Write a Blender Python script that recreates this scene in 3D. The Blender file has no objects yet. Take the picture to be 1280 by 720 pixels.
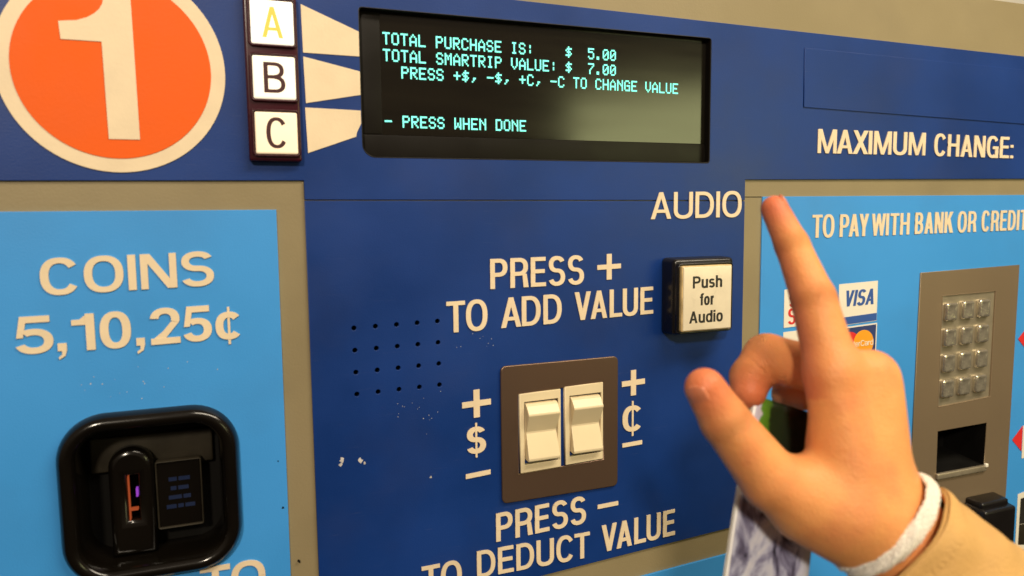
import bpy, bmesh, math, random
import numpy as np
from mathutils import Vector, Matrix
random.seed(7)
scene = bpy.context.scene
COL = scene.collection
R = math.radians
ZP = 1.40            # height of the fascia's measuring origin above the floor (m)

# ------------------------------------------------------------------ camera
cam_d = bpy.data.cameras.new('camera')
cam = bpy.data.objects.new('camera', cam_d); COL.objects.link(cam); scene.camera = cam
right = Vector((0.93192, -0.36251, -0.01056)); fwd = Vector((0.35977, 0.92777, -0.09907))
right.normalize(); fwd = (fwd - right*fwd.dot(right)).normalized(); up = right.cross(fwd)
M = Matrix((right, up, -fwd)).transposed().to_4x4()
M.translation = Vector((0, -0.520, ZP)); cam.matrix_world = M
cam_d.sensor_width = 36; cam_d.lens = 933.04/1280*36
cam_d.clip_start = 0.01; cam_d.clip_end = 50
cam_d.dof.use_dof = True; cam_d.dof.focus_distance = 0.62; cam_d.dof.aperture_fstop = 7

# ------------------------------------------------------------------ world and lamps
world = bpy.data.worlds.new('World'); scene.world = world; world.use_nodes = True
wn = world.node_tree; bg = wn.nodes['Background']       # a hall: lighter ceiling above, dim floor below
wt = wn.nodes.new('ShaderNodeTexCoord'); wz = wn.nodes.new('ShaderNodeSeparateXYZ'); wr = wn.nodes.new('ShaderNodeValToRGB')
wn.links.new(wt.outputs['Generated'], wz.inputs[0])
wm = wn.nodes.new('ShaderNodeMapRange'); wm.inputs['From Min'].default_value = -0.6; wm.inputs['From Max'].default_value = 0.6
wn.links.new(wz.outputs['Z'], wm.inputs['Value']); wn.links.new(wm.outputs['Result'], wr.inputs['Fac'])
wr.color_ramp.elements[0].position = 0.25; wr.color_ramp.elements[0].color = (0.10, 0.07, 0.05, 1)
wr.color_ramp.elements[1].position = 0.75; wr.color_ramp.elements[1].color = (0.72, 0.55, 0.40, 1)
wn.links.new(wr.outputs['Color'], bg.inputs[0]); bg.inputs[1].default_value = 0.25
def lamp(name, loc, target, sx, sy, power, col):
    d = bpy.data.lights.new(name, 'AREA'); d.shape = 'RECTANGLE'; d.size = sx; d.size_y = sy
    d.energy = power; d.color = col
    o = bpy.data.objects.new(name, d); COL.objects.link(o); o.location = loc
    o.rotation_euler = (Vector(target)-Vector(loc)).to_track_quat('-Z', 'Y').to_euler()
    return o
lamp('key_lamp', (-1.06, -2.90, 2.92), (0.30, 0, 1.28), 0.30, 0.30, 66, (1.0, 0.86, 0.67))
lamp('ceiling_lamp', (0.75, -0.80, 2.45), (0.50, 0, 1.30), 1.3, 0.20, 20, (1.0, 0.87, 0.68))
lamp('reflection_lamp', (1.10, -1.06, 1.53), (0.35, 0, 1.45), 0.60, 0.34, 2.4, (0.97, 0.98, 0.45))  # unseen lamp added to put the olive reflection in the display glass
vs = scene.view_settings
vs.view_transform = 'Standard'; vs.look = 'None'; vs.exposure = 0.10; vs.gamma = 1.0; vs.use_curve_mapping = False

# ------------------------------------------------------------------ materials
def mat(name, col, rough=0.5, metal=0.0, var=0.06, vscale=30, bump=0.0, bscale=300, emit=None, estr=0, coat=0, spec=0.5,
        specks=None, sss=0, stretch=None, grime=0, rv=.38):
    m = bpy.data.materials.new(name); m.use_nodes = True; nt = m.node_tree; N = nt.nodes; L = nt.links
    p = N['Principled BSDF']
    p.inputs['Roughness'].default_value = rough; p.inputs['Metallic'].default_value = metal
    p.inputs['Coat Weight'].default_value = coat; p.inputs['Coat Roughness'].default_value = 0.12
    p.inputs['Specular IOR Level'].default_value = spec
    tc = N.new('ShaderNodeTexCoord')
    src = tc.outputs['Object']
    if stretch:
        mp = N.new('ShaderNodeMapping'); mp.inputs['Scale'].default_value = stretch
        L.new(src, mp.inputs['Vector']); src = mp.outputs['Vector']
    nz = N.new('ShaderNodeTexNoise'); nz.inputs['Scale'].default_value = vscale; nz.inputs['Detail'].default_value = 6
    L.new(src, nz.inputs['Vector'])
    rmp = N.new('ShaderNodeMapRange'); rmp.inputs['From Min'].default_value = 0.3; rmp.inputs['From Max'].default_value = 0.7
    rmp.inputs['To Min'].default_value = 1-var; rmp.inputs['To Max'].default_value = 1+var
    L.new(nz.outputs['Fac'], rmp.inputs['Value'])
    mx = N.new('ShaderNodeMix'); mx.data_type = 'RGBA'; mx.blend_type = 'MULTIPLY'; mx.inputs['Factor'].default_value = 1
    mx.inputs['A'].default_value = (*col, 1)
    L.new(rmp.outputs['Result'], mx.inputs['B'])
    out = mx.outputs['Result']
    if specks:      # (colour, cell scale, size, patch scale, patch threshold)
        sc, cs, sz, ps, pt = specks
        vo = N.new('ShaderNodeTexVoronoi'); vo.inputs['Scale'].default_value = cs; vo.inputs['Randomness'].default_value = 1
        n3 = N.new('ShaderNodeTexNoise'); n3.inputs['Scale'].default_value = ps; n3.inputs['Detail'].default_value = 3
        L.new(tc.outputs['Object'], n3.inputs['Vector'])
        mp = N.new('ShaderNodeMapping'); mp.inputs['Scale'].default_value = (0.45, 1, 1)
        L.new(tc.outputs['Object'], mp.inputs['Vector']); L.new(mp.outputs['Vector'], vo.inputs['Vector'])
        a = N.new('ShaderNodeMath'); a.operation = 'LESS_THAN'; a.inputs[1].default_value = sz; L.new(vo.outputs['Distance'], a.inputs[0])
        b = N.new('ShaderNodeMath'); b.operation = 'GREATER_THAN'; b.inputs[1].default_value = pt; L.new(n3.outputs['Fac'], b.inputs[0])
        c = N.new('ShaderNodeMath'); c.operation = 'MULTIPLY'; L.new(a.outputs[0], c.inputs[0]); L.new(b.outputs[0], c.inputs[1])
        c2 = N.new('ShaderNodeMath'); c2.operation = 'MULTIPLY'; c2.inputs[1].default_value = 0.6; L.new(c.outputs[0], c2.inputs[0])
        m2 = N.new('ShaderNodeMix'); m2.data_type = 'RGBA'; L.new(c2.outputs[0], m2.inputs['Factor'])
        L.new(out, m2.inputs['A']); m2.inputs['B'].default_value = (*sc, 1); out = m2.outputs['Result']
    if grime:
        mg = N.new('ShaderNodeMapping'); mg.inputs['Scale'].default_value = (9, 9, 160); mg.inputs['Rotation'].default_value = (0, 0.35, 0)
        L.new(tc.outputs['Object'], mg.inputs['Vector'])
        ng = N.new('ShaderNodeTexNoise'); ng.inputs['Scale'].default_value = 3; ng.inputs['Detail'].default_value = 8; ng.inputs['Roughness'].default_value = .8; L.new(mg.outputs['Vector'], ng.inputs['Vector'])
        nb = N.new('ShaderNodeTexNoise'); nb.inputs['Scale'].default_value = 13; nb.inputs['Detail'].default_value = 5; L.new(tc.outputs['Object'], nb.inputs['Vector'])
        q1 = N.new('ShaderNodeMapRange'); q1.inputs['From Min'].default_value = .60; q1.inputs['From Max'].default_value = .78; q1.inputs['To Max'].default_value = grime; L.new(ng.outputs['Fac'], q1.inputs['Value'])
        q2 = N.new('ShaderNodeMapRange'); q2.inputs['From Min'].default_value = .48; q2.inputs['From Max'].default_value = .72; q2.inputs['To Max'].default_value = grime*.9; L.new(nb.outputs['Fac'], q2.inputs['Value'])
        g1 = N.new('ShaderNodeMix'); g1.data_type = 'RGBA'; L.new(q1.outputs['Result'], g1.inputs['Factor']); L.new(out, g1.inputs['A']); g1.inputs['B'].default_value = (.34, .34, .33, 1)
        g2 = N.new('ShaderNodeMix'); g2.data_type = 'RGBA'; L.new(q2.outputs['Result'], g2.inputs['Factor']); L.new(g1.outputs['Result'], g2.inputs['A']); g2.inputs['B'].default_value = (.05, .042, .035, 1)
        out = g2.outputs['Result']
    L.new(out, p.inputs['Base Color'])
    # worn gloss
    rr = N.new('ShaderNodeMapRange'); rr.inputs['To Min'].default_value = max(0.02, rough*(1-rv)); rr.inputs['To Max'].default_value = min(1, rough*(1+rv))
    L.new(nz.outputs['Fac'], rr.inputs['Value']); L.new(rr.outputs['Result'], p.inputs['Roughness'])
    if bump:
        n2 = N.new('ShaderNodeTexNoise'); n2.inputs['Scale'].default_value = bscale; n2.inputs['Detail'].default_value = 4
        L.new(src, n2.inputs['Vector'])
        bp = N.new('ShaderNodeBump'); bp.inputs['Strength'].default_value = bump; bp.inputs['Distance'].default_value = 0.001
        L.new(n2.outputs['Fac'], bp.inputs['Height']); L.new(bp.outputs['Normal'], p.inputs['Normal'])
    if emit:
        p.inputs['Emission Color'].default_value = (*emit, 1); p.inputs['Emission Strength'].default_value = estr
    if sss:
        p.inputs['Subsurface Weight'].default_value = sss; p.inputs['Subsurface Radius'].default_value = (1, 0.35, 0.18)
        p.inputs['Subsurface Scale'].default_value = 0.006
    return m
MT = {}
MT['navy'] = mat('navy_paint', (0.0035, 0.034, 0.190), 0.44, spec=.4, grime=.13, var=0.16, vscale=11, bump=0.10, bscale=900)
MT['navy_top'] = MT['navy']
MT['sky'] = mat('light_blue_paint', (0.045, 0.305, 0.760), 0.5, grime=.10, var=0.05, vscale=7, bump=0.10, bscale=900, specks=((0.6,0.75,0.85), 300, 0.09, 10, 0.68))
MT['trim'] = mat('grey_beige_paint', (0.275, 0.220, 0.120), 0.48, grime=.14, var=0.05, vscale=10, bump=0.12, bscale=700)
MT['cream'] = mat('cream_vinyl', (0.82, 0.66, 0.45), 0.5, grime=.10, var=0.04, vscale=60, bump=0.1, bscale=500)
MT['orange'] = mat('orange_vinyl', (0.84, 0.115, 0.003), 0.6, spec=.3, var=0.04, vscale=20, bump=0.1, bscale=600)
MT['maroon'] = mat('glow_reddened_plastic', (0.040, 0.003, 0.009), 0.28, var=0.1)  # red glow of the lit buttons put into the housing colour
MT['black'] = mat('black_plastic', (0.006, 0.005, 0.005), 0.30, var=0.2)
MT['gloss'] = mat('glossy_black_plastic', (0.004, 0.003, 0.002), 0.17, var=0.2, vscale=20)
MT['dark'] = mat('dark_cavity', (0.004, 0.0035, 0.003), 0.7, spec=.15, var=0.2)
MT['shelf'] = mat('worn_cavity_metal', (0.026, 0.021, 0.013), 0.5, metal=0.1, spec=.3, var=0.3, vscale=60)
MT['ivory'] = mat('ivory_plastic', (0.78, 0.65, 0.42), 0.36, grime=.12, var=0.03)
MT['steel'] = mat('brushed_steel', (0.20, 0.125, 0.085), 0.34, metal=0.7, var=0.03, vscale=6, bump=0.04, bscale=500, rv=.1)
MT['steel2'] = mat('bronze_steel', (0.30, 0.22, 0.140), 0.42, metal=0.5, var=0.04, vscale=8, bump=0.05, bscale=400, rv=.12)
MT['steel3'] = mat('keypad_steel', (0.42, 0.36, 0.26), 0.36, metal=0.6, var=0.10, vscale=80, bump=0.1)
MT['keym'] = mat('key_metal', (0.66, 0.60, 0.48), 0.24, metal=0.8, var=0.2, vscale=160, bump=0.4, bscale=260)
MT['white'] = mat('white_sticker', (0.84, 0.78, 0.66), 0.4, var=0.03)
MT['vblue'] = mat('sticker_blue', (0.035, 0.10, 0.36), 0.4, var=0.03)
MT['mblue'] = mat('sticker_navy', (0.03, 0.05, 0.17), 0.4, var=0.03)
MT['red'] = mat('sticker_red', (0.72, 0.03, 0.03), 0.4, var=0.03)
MT['yellow'] = mat('sticker_orange', (0.90, 0.36, 0.02), 0.4, var=0.03)
MT['ink'] = mat('black_ink', (0.02, 0.018, 0.016), 0.5)
MT['maroonink'] = mat('dark_red_ink', (0.05, 0.006, 0.008), 0.5)
MT['yink'] = mat('yellow_ink', (0.55, 0.38, 0.05), 0.5, emit=(1.0, 0.66, 0.10), estr=0.45)
MT['capm2'] = mat('yellowed_cap_edge', (0.60, 0.44, 0.20), 0.3, var=0.35, vscale=120)
MT['capm'] = mat('translucent_cap', (0.78, 0.68, 0.50), 0.3, var=0.07, vscale=70, coat=0.5)
MT['litA'] = mat('lit_lens_bright', (0.8, 0.75, 0.65), 0.35, emit=(1.0, 0.90, 0.72), estr=1.0)
MT['litB'] = mat('lit_lens', (0.8, 0.75, 0.65), 0.35, emit=(1.0, 0.84, 0.62), estr=0.75)
MT['litC'] = mat('lit_lens_dim', (0.8, 0.72, 0.58), 0.35, emit=(1.0, 0.72, 0.42), estr=0.5)
MT['vfd'] = mat('teal_dots', (0.1, 0.3, 0.27), 0.5, emit=(0.20, 1.0, 0.76), estr=1.2)
MT['bluelit'] = mat('faint_blue_display', (0.004, 0.008, 0.025), 0.4, emit=(0.02, 0.06, 0.20), estr=0.07)
MT['redlit'] = mat('orange_lit_slot', (0.1, 0.02, 0.01), 0.3, emit=(0.9, 0.16, 0.04), estr=0.28)
MT['purplelit'] = mat('purple_lit_slot', (0.1, 0.02, 0.1), 0.3, emit=(0.35, 0.06, 0.7), estr=0.6)
MT['chip'] = mat('bare_chip', (0.55, 0.52, 0.48), 0.5, var=0.3, vscale=400)
MT['wall'] = mat('pale_wall_paint', (0.80, 0.76, 0.66), 0.7, var=0.03)
MT['glass'] = mat('smoked_display_glass', (0.006, 0.0045, 0.002), 0.15, var=0.3, vscale=16, coat=0.0, spec=0.75, stretch=(.5, 1, 5))
MT['mask'] = mat('display_mask', (0.005, 0.0035, 0.002), 0.4, spec=.25, var=0.1)

# ------------------------------------------------------------------ helpers
def V(u, v, z=0): return (u/1000, -z/1000, ZP + v/1000)     # fascia coordinates (mm) -> world (m)
def tag(o, label=None, cat=None, group=None, kind=None):
    if label: o['label'] = label
    if cat: o['category'] = cat
    if group: o['group'] = group
    if kind: o['kind'] = kind
    return o
def mesh_obj(name, verts, faces, m, parent=None, smooth=False):
    me = bpy.data.meshes.new(name); me.from_pydata(verts, [], faces); me.update()
    if m: me.materials.append(m)
    if smooth:
        for p in me.polygons: p.use_smooth = True
    o = bpy.data.objects.new(name, me); COL.objects.link(o)
    if parent: o.parent = parent
    return o
def curve_plate(name, outer, holes, z_front, thick, m, parent=None, bevel=0.0, label=None):
    """flat plate with true holes: outline and holes in fascia mm, front at z_front"""
    c = bpy.data.curves.new(name, 'CURVE'); c.dimensions = '2D'; c.fill_mode = 'BOTH'
    c.extrude = (thick/2 - bevel)/1000; c.bevel_depth = bevel/1000; c.bevel_resolution = 2; c.offset = -bevel/1000
    for pts in [outer]+list(holes):
        s = c.splines.new('POLY'); s.points.add(len(pts)-1); s.use_cyclic_u = True
        for i, (x, y) in enumerate(pts): s.points[i].co = (x/1000, y/1000, 0, 1)
    t = bpy.data.objects.new(name+'_c', c); COL.objects.link(t)
    dg = bpy.context.evaluated_depsgraph_get()
    me = bpy.data.meshes.new_from_object(t.evaluated_get(dg)); bpy.data.objects.remove(t); bpy.data.curves.remove(c)
    zc = z_front - thick/2
    for v in me.vertices: v.co = (v.co.x, -v.co.z - zc/1000, v.co.y + ZP)
    me.flip_normals() if False else None
    me.name = name; me.materials.clear(); me.materials.append(m)
    o = bpy.data.objects.new(name, me); COL.objects.link(o)
    if parent: o.parent = parent
    if label: o['label'] = label
    return o
def rrect(u0, v0, u1, v1, r, n=8, bl=None):
    pts = []
    for cx, cy, a, rr in ((u1-r, v1-r, 0, r), (u0+r, v1-r, 90, r), (u0+(bl or r), v0+(bl or r), 180, bl or r), (u1-r, v0+r, 270, r)):
        for i in range(n+1):
            t = R(a + 90*i/n); pts.append((cx+rr*math.cos(t), cy+rr*math.sin(t)))
    return pts
def circ(cu, cv, r, n=96, sq=1): return [(cu+r*math.cos(2*math.pi*i/n), cv+r*sq*math.sin(2*math.pi*i/n)) for i in range(n)]
def prisms(name, polys, m, parent, z0, h, stagger=0.03, label=None):
    """raised flat shapes, each a shallow prism; crossing shapes get fronts a hair apart"""
    vs_, fs = [], []
    for k, p in enumerate(polys):
        a = sum(p[i][0]*p[(i+1) % len(p)][1]-p[(i+1) % len(p)][0]*p[i][1] for i in range(len(p)))
        if a < 0: p = p[::-1]
        b = len(vs_); n = len(p); zf = z0 + h + stagger*(k % 7)
        vs_ += [V(x, y, zf) for x, y in p] + [V(x, y, z0) for x, y in p]
        fs.append(tuple(b+i for i in range(n)))
        fs += [(b+i, b+n+i, b+n+(i+1) % n, b+(i+1) % n) for i in range(n)]
    o = mesh_obj(name, vs_, fs, m, parent)
    if label: o['label'] = label
    return o
def block(name, u0, v0, u1, v1, z0, z1, m, parent, bev=1.0, label=None, seg=3, taper=0):
    bm = bmesh.new()
    q = [V(u0, v0, z0), V(u1, v0, z0), V(u1, v1, z0), V(u0, v1, z0), V(u0+taper, v0+taper, z1), V(u1-taper, v0+taper, z1), V(u1-taper, v1-taper, z1), V(u0+taper, v1-taper, z1)]
    q = [bm.verts.new(x) for x in q]
    for f in ((3, 2, 1, 0), (4, 5, 6, 7), (0, 1, 5, 4), (1, 2, 6, 5), (2, 3, 7, 6), (3, 0, 4, 7)): bm.faces.new([q[i] for i in f])
    bmesh.ops.recalc_face_normals(bm, faces=bm.faces)
    if bev: bmesh.ops.bevel(bm, geom=list(bm.edges), offset=bev/1000, segments=seg, profile=0.6, affect='EDGES')
    me = bpy.data.meshes.new(name); bm.to_mesh(me); bm.free(); me.materials.append(m)
    for p in me.polygons: p.use_smooth = bev > 0
    o = bpy.data.objects.new(name, me); COL.objects.link(o); o.parent = parent
    if bev:
        md = None
    if label: o['label'] = label
    return o

# ------------------------------------------------------------------ lettering (grotesque capitals built from bars, slants and bowls)
def rc(x0, y0, x1, y1): return [(x0, y0), (x1, y0), (x1, y1), (x0, y1)]
def se(t, e):
    c, s = math.cos(t), math.sin(t)
    return (math.copysign(abs(c)**(2/e), c), math.copysign(abs(s)**(2/e), s))
def ring(cx, cy, rx, ry, a0, a1, sv, sh, e=2.35, n=18):
    if abs(a1-a0) > 200:
        mid = (a0+a1)/2
        return ring(cx, cy, rx, ry, a0, mid, sv, sh, e, n) + ring(cx, cy, rx, ry, mid, a1, sv, sh, e, n)
    o, i = [], []
    for k in range(n+1):
        t = R(a0+(a1-a0)*k/n); x, y = se(t, e)
        o.append((cx+rx*x, cy+ry*y)); i.append((cx+(rx-sv)*x, cy+(ry-sh)*y))
    return [o + i[::-1]]
GW = dict(A=.66, B=.62, C=.65, D=.63, E=.55, F=.52, G=.68, H=.64, I=None, K=.66, L=.52, M=.78, N=.65, O=.68, P=.60, R=.63, S=.61,
          T=.58, U=.63, V=.64, W=.92, X=.65, Y=.62, u=.5, s=.47, h=.5, f=.30, o=.52, r=.33, d=.52, i=None)
GW.update({'0': .56, '1': .40, '2': .55, '5': .55, '$': .50, '¢': .50, '+': .62, '-': .6, ':': None, ',': None, ' ': .28, 'a': .5, 't': .3, 'e': .5})
def glyph(c, w, sv, sh):
    t = sv*1.06; P = []
    def S_(x0, y0, w_, h_):
        ru = (h_*0.5 + sh/2)/2; k = []
        k += ring(x0+w_/2, y0+h_-ru*.97, w_*.48, ru*.97, 22, 270, sv, sh, 2.2)
        k += ring(x0+w_/2, y0+ru*1.03, w_*.5, ru*1.03, 90, -160, sv, sh, 2.2)
        return k
    if c == 'I': P = [rc(0, 0, sv, 1)]
    elif c == 'T': P = [rc(0, 1-sh, w, 1), rc(w/2-sv/2, 0, w/2+sv/2, 1)]
    elif c == 'L': P = [rc(0, 0, sv, 1), rc(0, 0, w, sh)]
    elif c == 'E': P = [rc(0, 0, sv, 1), rc(0, 0, w, sh), rc(0, 1-sh, w*.98, 1), rc(0, .5-sh/2+.02, w*.92, .5+sh/2+.02)]
    elif c == 'F': P = [rc(0, 0, sv, 1), rc(0, 1-sh, w, 1), rc(0, .5-sh/2, w*.9, .5+sh/2)]
    elif c == 'H': P = [rc(0, 0, sv, 1), rc(w-sv, 0, w, 1), rc(0, .5-sh/2+.02, w, .5+sh/2+.02)]
    elif c in 'O0': P = ring(w/2, .5, w/2, .515, 0, 360, sv, sh)
    elif c == 'C': P = ring(w/2, .5, w/2, .515, 33, 327, sv, sh)
    elif c == 'G': P = ring(w/2, .5, w/2, .515, 35, 300, sv, sh) + [rc(w*.52, .40, w, .40+sh), rc(w-sv, -.01, w, .5), rc(w*.6, -.01, w, sh*.9)]
    elif c == 'D': P = [rc(0, 0, sv, 1), rc(0, 1-sh, w*.42, 1), rc(0, 0, w*.42, sh)] + ring(w*.42, .5, w*.58, .5, -90, 90, sv, sh, 2.3)
    elif c in 'PR':
        P = [rc(0, 0, sv, 1), rc(0, 1-sh, w*.5, 1), rc(0, .40, w*.5, .40+sh)] + ring(w*.5, .70, w*.5, .30, -90, 90, sv, sh, 2.3)
        if c == 'R': P += [[(w-sv*.98, 0), (w+.02, 0), (w-.05, .46), (w-sv*1.25, .46)]]
    elif c == 'B':
        P = [rc(0, 0, sv, 1), rc(0, 1-sh, w*.5, 1), rc(0, 0, w*.5, sh), rc(0, .5-sh/2+.02, w*.5, .5+sh/2+.02)]
        P += ring(w*.5, .76-sh*.18, w*.45, .24+sh*.18, -90, 90, sv, sh, 2.3) + ring(w*.5, .26+sh*.2, w*.5, .26+sh*.2, -90, 90, sv, sh, 2.3)
    elif c == 'S': P = S_(0, -.012, w, 1.024)
    elif c == 'U': P = [rc(0, .3, sv, 1), rc(w-sv, .3, w, 1)] + ring(w/2, .3, w/2, .315, 180, 360, sv, sh, 2.3)
    elif c == 'V': P = [[(0, 1), (t, 1), (w/2+t*.47, 0), (w/2-t*.47, 0)], [(w, 1), (w-t, 1), (w/2-t*.47, 0), (w/2+t*.47, 0)]]
    elif c == 'A': P = [[(0, 0), (t, 0), (w/2+t*.47, 1), (w/2-t*.47, 1)], [(w, 0), (w-t, 0), (w/2-t*.47, 1), (w/2+t*.47, 1)], rc(w*.2, .23, w*.8, .23+sh*.9)]
    elif c == 'W':
        a = t*.92; q = w*.27
        P = [[(0, 1), (a, 1), (q+a*.45, 0), (q-a*.45, 0)], [(w/2-a*.45, 1), (w/2+a*.45, 1), (q+a*.45, 0), (q-a*.45, 0)],
             [(w/2-a*.45, 1), (w/2+a*.45, 1), (w-q+a*.45, 0), (w-q-a*.45, 0)], [(w, 1), (w-a, 1), (w-q-a*.45, 0), (w-q+a*.45, 0)]]
    elif c == 'M': P = [rc(0, 0, sv*.9, 1), rc(w-sv*.9, 0, w, 1), [(0, 1), (t*1.05, 1), (w/2+t*.4, 0), (w/2-t*.4, 0)], [(w, 1), (w-t*1.05, 1), (w/2-t*.4, 0), (w/2+t*.4, 0)]]
    elif c == 'N': P = [rc(0, 0, sv*.92, 1), rc(w-sv*.92, 0, w, 1), [(0, 1), (t*1.15, 1), (w, 0), (w-t*1.15, 0)]]
    elif c == 'X': P = [[(0, 0), (t*1.1, 0), (w, 1), (w-t*1.1, 1)], [(w, 0), (w-t*1.1, 0), (0, 1), (t*1.1, 1)]]
    elif c == 'Y': P = [rc(w/2-sv/2, 0, w/2+sv/2, .45), [(0, 1), (t, 1), (w/2+sv/2, .38), (w/2-sv/2, .38)], [(w, 1), (w-t, 1), (w/2-sv/2, .38), (w/2+sv/2, .38)]]
    elif c == 'K': P = [rc(0, 0, sv, 1), [(sv*.9, .32), (sv*.9, .56), (w-t*1.15, 1), (w, 1)], [(w*.34, .55), (w*.34+t, .66), (w+.02, 0), (w-t*1.1, 0)]]
    elif c == '1': P = [rc(w-sv, 0, w, 1), [(0, .70), (0, .70+sh*.9), (w*.35, .85), (w-sv*.8, 1), (w-sv*.8, .70)]]
    elif c == '2':
        P = ring(w/2, .70, w/2, .315, 175, -20, sv, sh, 2.2)
        P += [rc(0, 0, w, sh*1.05), [(0, 0), (sv*1.1, 0), (w*.985, .60), (w-sv*1.02, .62), (w*.42, .36), (w*.08, .16)]]
    elif c == '5':
        P = ring(w/2-.01, .325, w/2+.01, .335, 128, -160, sv, sh, 2.2)
        P += [rc(w*.14, 1-sh*1.05, w*.93, 1), [(w*.03, .43), (w*.03+sv*.72, .43), (w*.14+sv*.75, .97), (w*.14, .97)]]
    elif c == '$': P = S_(0, .08, w, .84) + [rc(w/2-sv*.16, -.04, w/2+sv*.16, 1.04)]
    elif c == '¢': P = ring(w/2, .5, w/2, .40, 40, 320, sv, sh) + [rc(w/2-sv*.16, -.04, w/2+sv*.16, 1.04)]
    elif c == '+': P = [rc(0, .5-sh/2, w, .5+sh/2), rc(w/2-sv/2, .5-.46, w/2+sv/2, .5+.46)]
    elif c == '-': P = [rc(0, .5-sh/2, w, .5+sh/2)]
    elif c == ':': P = [rc(0, 0, sv, sh), rc(0, .5, sv, .5+sh)]
    elif c == '.': P = [rc(0, 0, sv, sh)]
    elif c == ',': P = [rc(0, 0, sv, sh*1.15), [(sv*.45, 0.02), (sv, 0.02), (sv*.8, -.14), (sv*.1, -.24), (sv*.05, -.17), (sv*.45, -.1)]]
    # lower case, x-height .74
    elif c == 'u': P = [rc(0, .25, sv, .74), rc(w-sv, 0, w, .74)] + ring(w/2, .25, w/2, .26, 180, 360, sv, sh)
    elif c == 's': P = S_(0, -.01, w, .76)
    elif c == 'h': P = [rc(0, 0, sv, 1), rc(w-sv, 0, w, .5)] + ring(w/2, .49, w/2, .26, 0, 180, sv, sh)
    elif c == 'f': P = [rc(w*.28, 0, w*.28+sv, .8), rc(0, .74-sh*.8, w, .74)] + ring(w*.28+sv*1.25, .80, sv*1.35, .21, 80, 180, sv, sh)
    elif c == 'o': P = ring(w/2, .37, w/2, .385, 0, 360, sv, sh)
    elif c == 'e': P = ring(w/2, .37, w/2, .385, 0, 325, sv, sh) + [rc(sv*.5, .33, w-sv*.3, .33+sh*.8)]
    elif c == 'r': P = [rc(0, 0, sv, .74)] + ring(w*.95, .45, w*.95, .30, 95, 170, sv, sh)
    elif c == 'd': P = [rc(w-sv, 0, w, 1)] + ring(w/2, .37, w/2, .385, 0, 360, sv, sh)
    elif c == 'a': P = [rc(w-sv, 0, w, .5)] + ring(w/2, .5, w/2, .25, 0, 170, sv, sh) + ring(w/2, .22, w/2, .235, 0, 360, sv, sh)
    elif c == 't': P = [rc(w*.3, .05, w*.3+sv, .95), rc(0, .74-sh*.8, w, .74), rc(w*.3, 0, w, sh)]
    elif c == 'i': P = [rc(0, 0, sv, .74), rc(0, 1-sh, sv, 1)]
    return P
def word(s, u0, u1, b0, b1, cap, sv=.165, sh=.132, gap=.10, slant=0):
    """outlines of one word fitted between u0 and u1 on a baseline from b0 to b1 (mm)"""
    W = (u1-u0)/cap
    fixed = 0; flex = 0
    for k, c in enumerate(s):
        if GW.get(c, .5) is None: fixed += sv
        else: flex += GW[c]
        if k < len(s)-1:
            pair = s[k:k+2]
            fixed += gap*(0.0 if pair in ('AV','VA','AY','PA','LT') else .25 if pair in ('TO','XI','AX','WI','AD','TW','YW','LU','CT','MA','KT') else 1)*1.0
    sx = (W-fixed)/flex if flex else 1
    x = 0; out = []
    for k, c in enumerate(s):
        w = sv if GW.get(c, .5) is None else GW[c]*sx
        for p in glyph(c, w, sv, sh):
            q = []
            for (px, py) in p:
                X = u0+(x+px+slant*py)*cap; f = (X-u0)/(u1-u0)
                q.append((X, b0+(b1-b0)*f+py*cap))
            out.append(q)
        x += w
        if k < len(s)-1:
            pair = s[k:k+2]
            x += gap*(0.0 if pair in ('AV','VA','AY','PA','LT') else .25 if pair in ('TO','XI','AX','WI','AD','TW','YW','LU','CT','MA','KT') else 1)
    return out
def lettering(words, m=None, parent=None, z0=0.0, h=0.7, label=None, name='lettering'):
    P = []
    for w in words: P += word(*w[0], **(w[1] if len(w) > 1 else {}))
    return prisms(name, P, m or MT['cream'], parent, z0, h, label=label)
# ================================================================== the setting behind
o = mesh_obj('wall', [(-2.2, .62, 0), (3.2, .62, 0), (3.2, .62, 3.0), (-2.2, .62, 3.0), (-2.2, .74, 0), (3.2, .74, 0), (3.2, .74, 3.0), (-2.2, .74, 3.0)],
             [(0, 1, 2, 3), (5, 4, 7, 6), (3, 2, 6, 7), (1, 5, 6, 2), (4, 0, 3, 7), (4, 5, 1, 0)], MT['wall'])
tag(o, kind='structure')

# ================================================================== the fare machine
fm = bpy.data.objects.new('fare_machine', None); COL.objects.link(fm); fm.empty_display_size = .1
tag(fm, 'blue and beige transit fare machine with orange number one disc, lit display and rocker switches', 'fare machine')
DISP = rrect(92.8, 39.6, 376.2, 139.3, 2.5, bl=9)
COINH = rrect(-97, -229, 0.5, -124.5, 26, 8)
OPEN = [(649.3, -261.2), (717, -260.8), (717, -216.8), (648.8, -217.8)]
KEYH = [(647.3, -193.4), (720.2, -190.2), (720.4, -82), (646.3, -83.2)]
HOLES_C = [circ(83.0+i*15.0+j*.2, -78.0+i*.28-j*15.65, 1.75, 14) for i in range(5) for j in range(4)]
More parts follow.
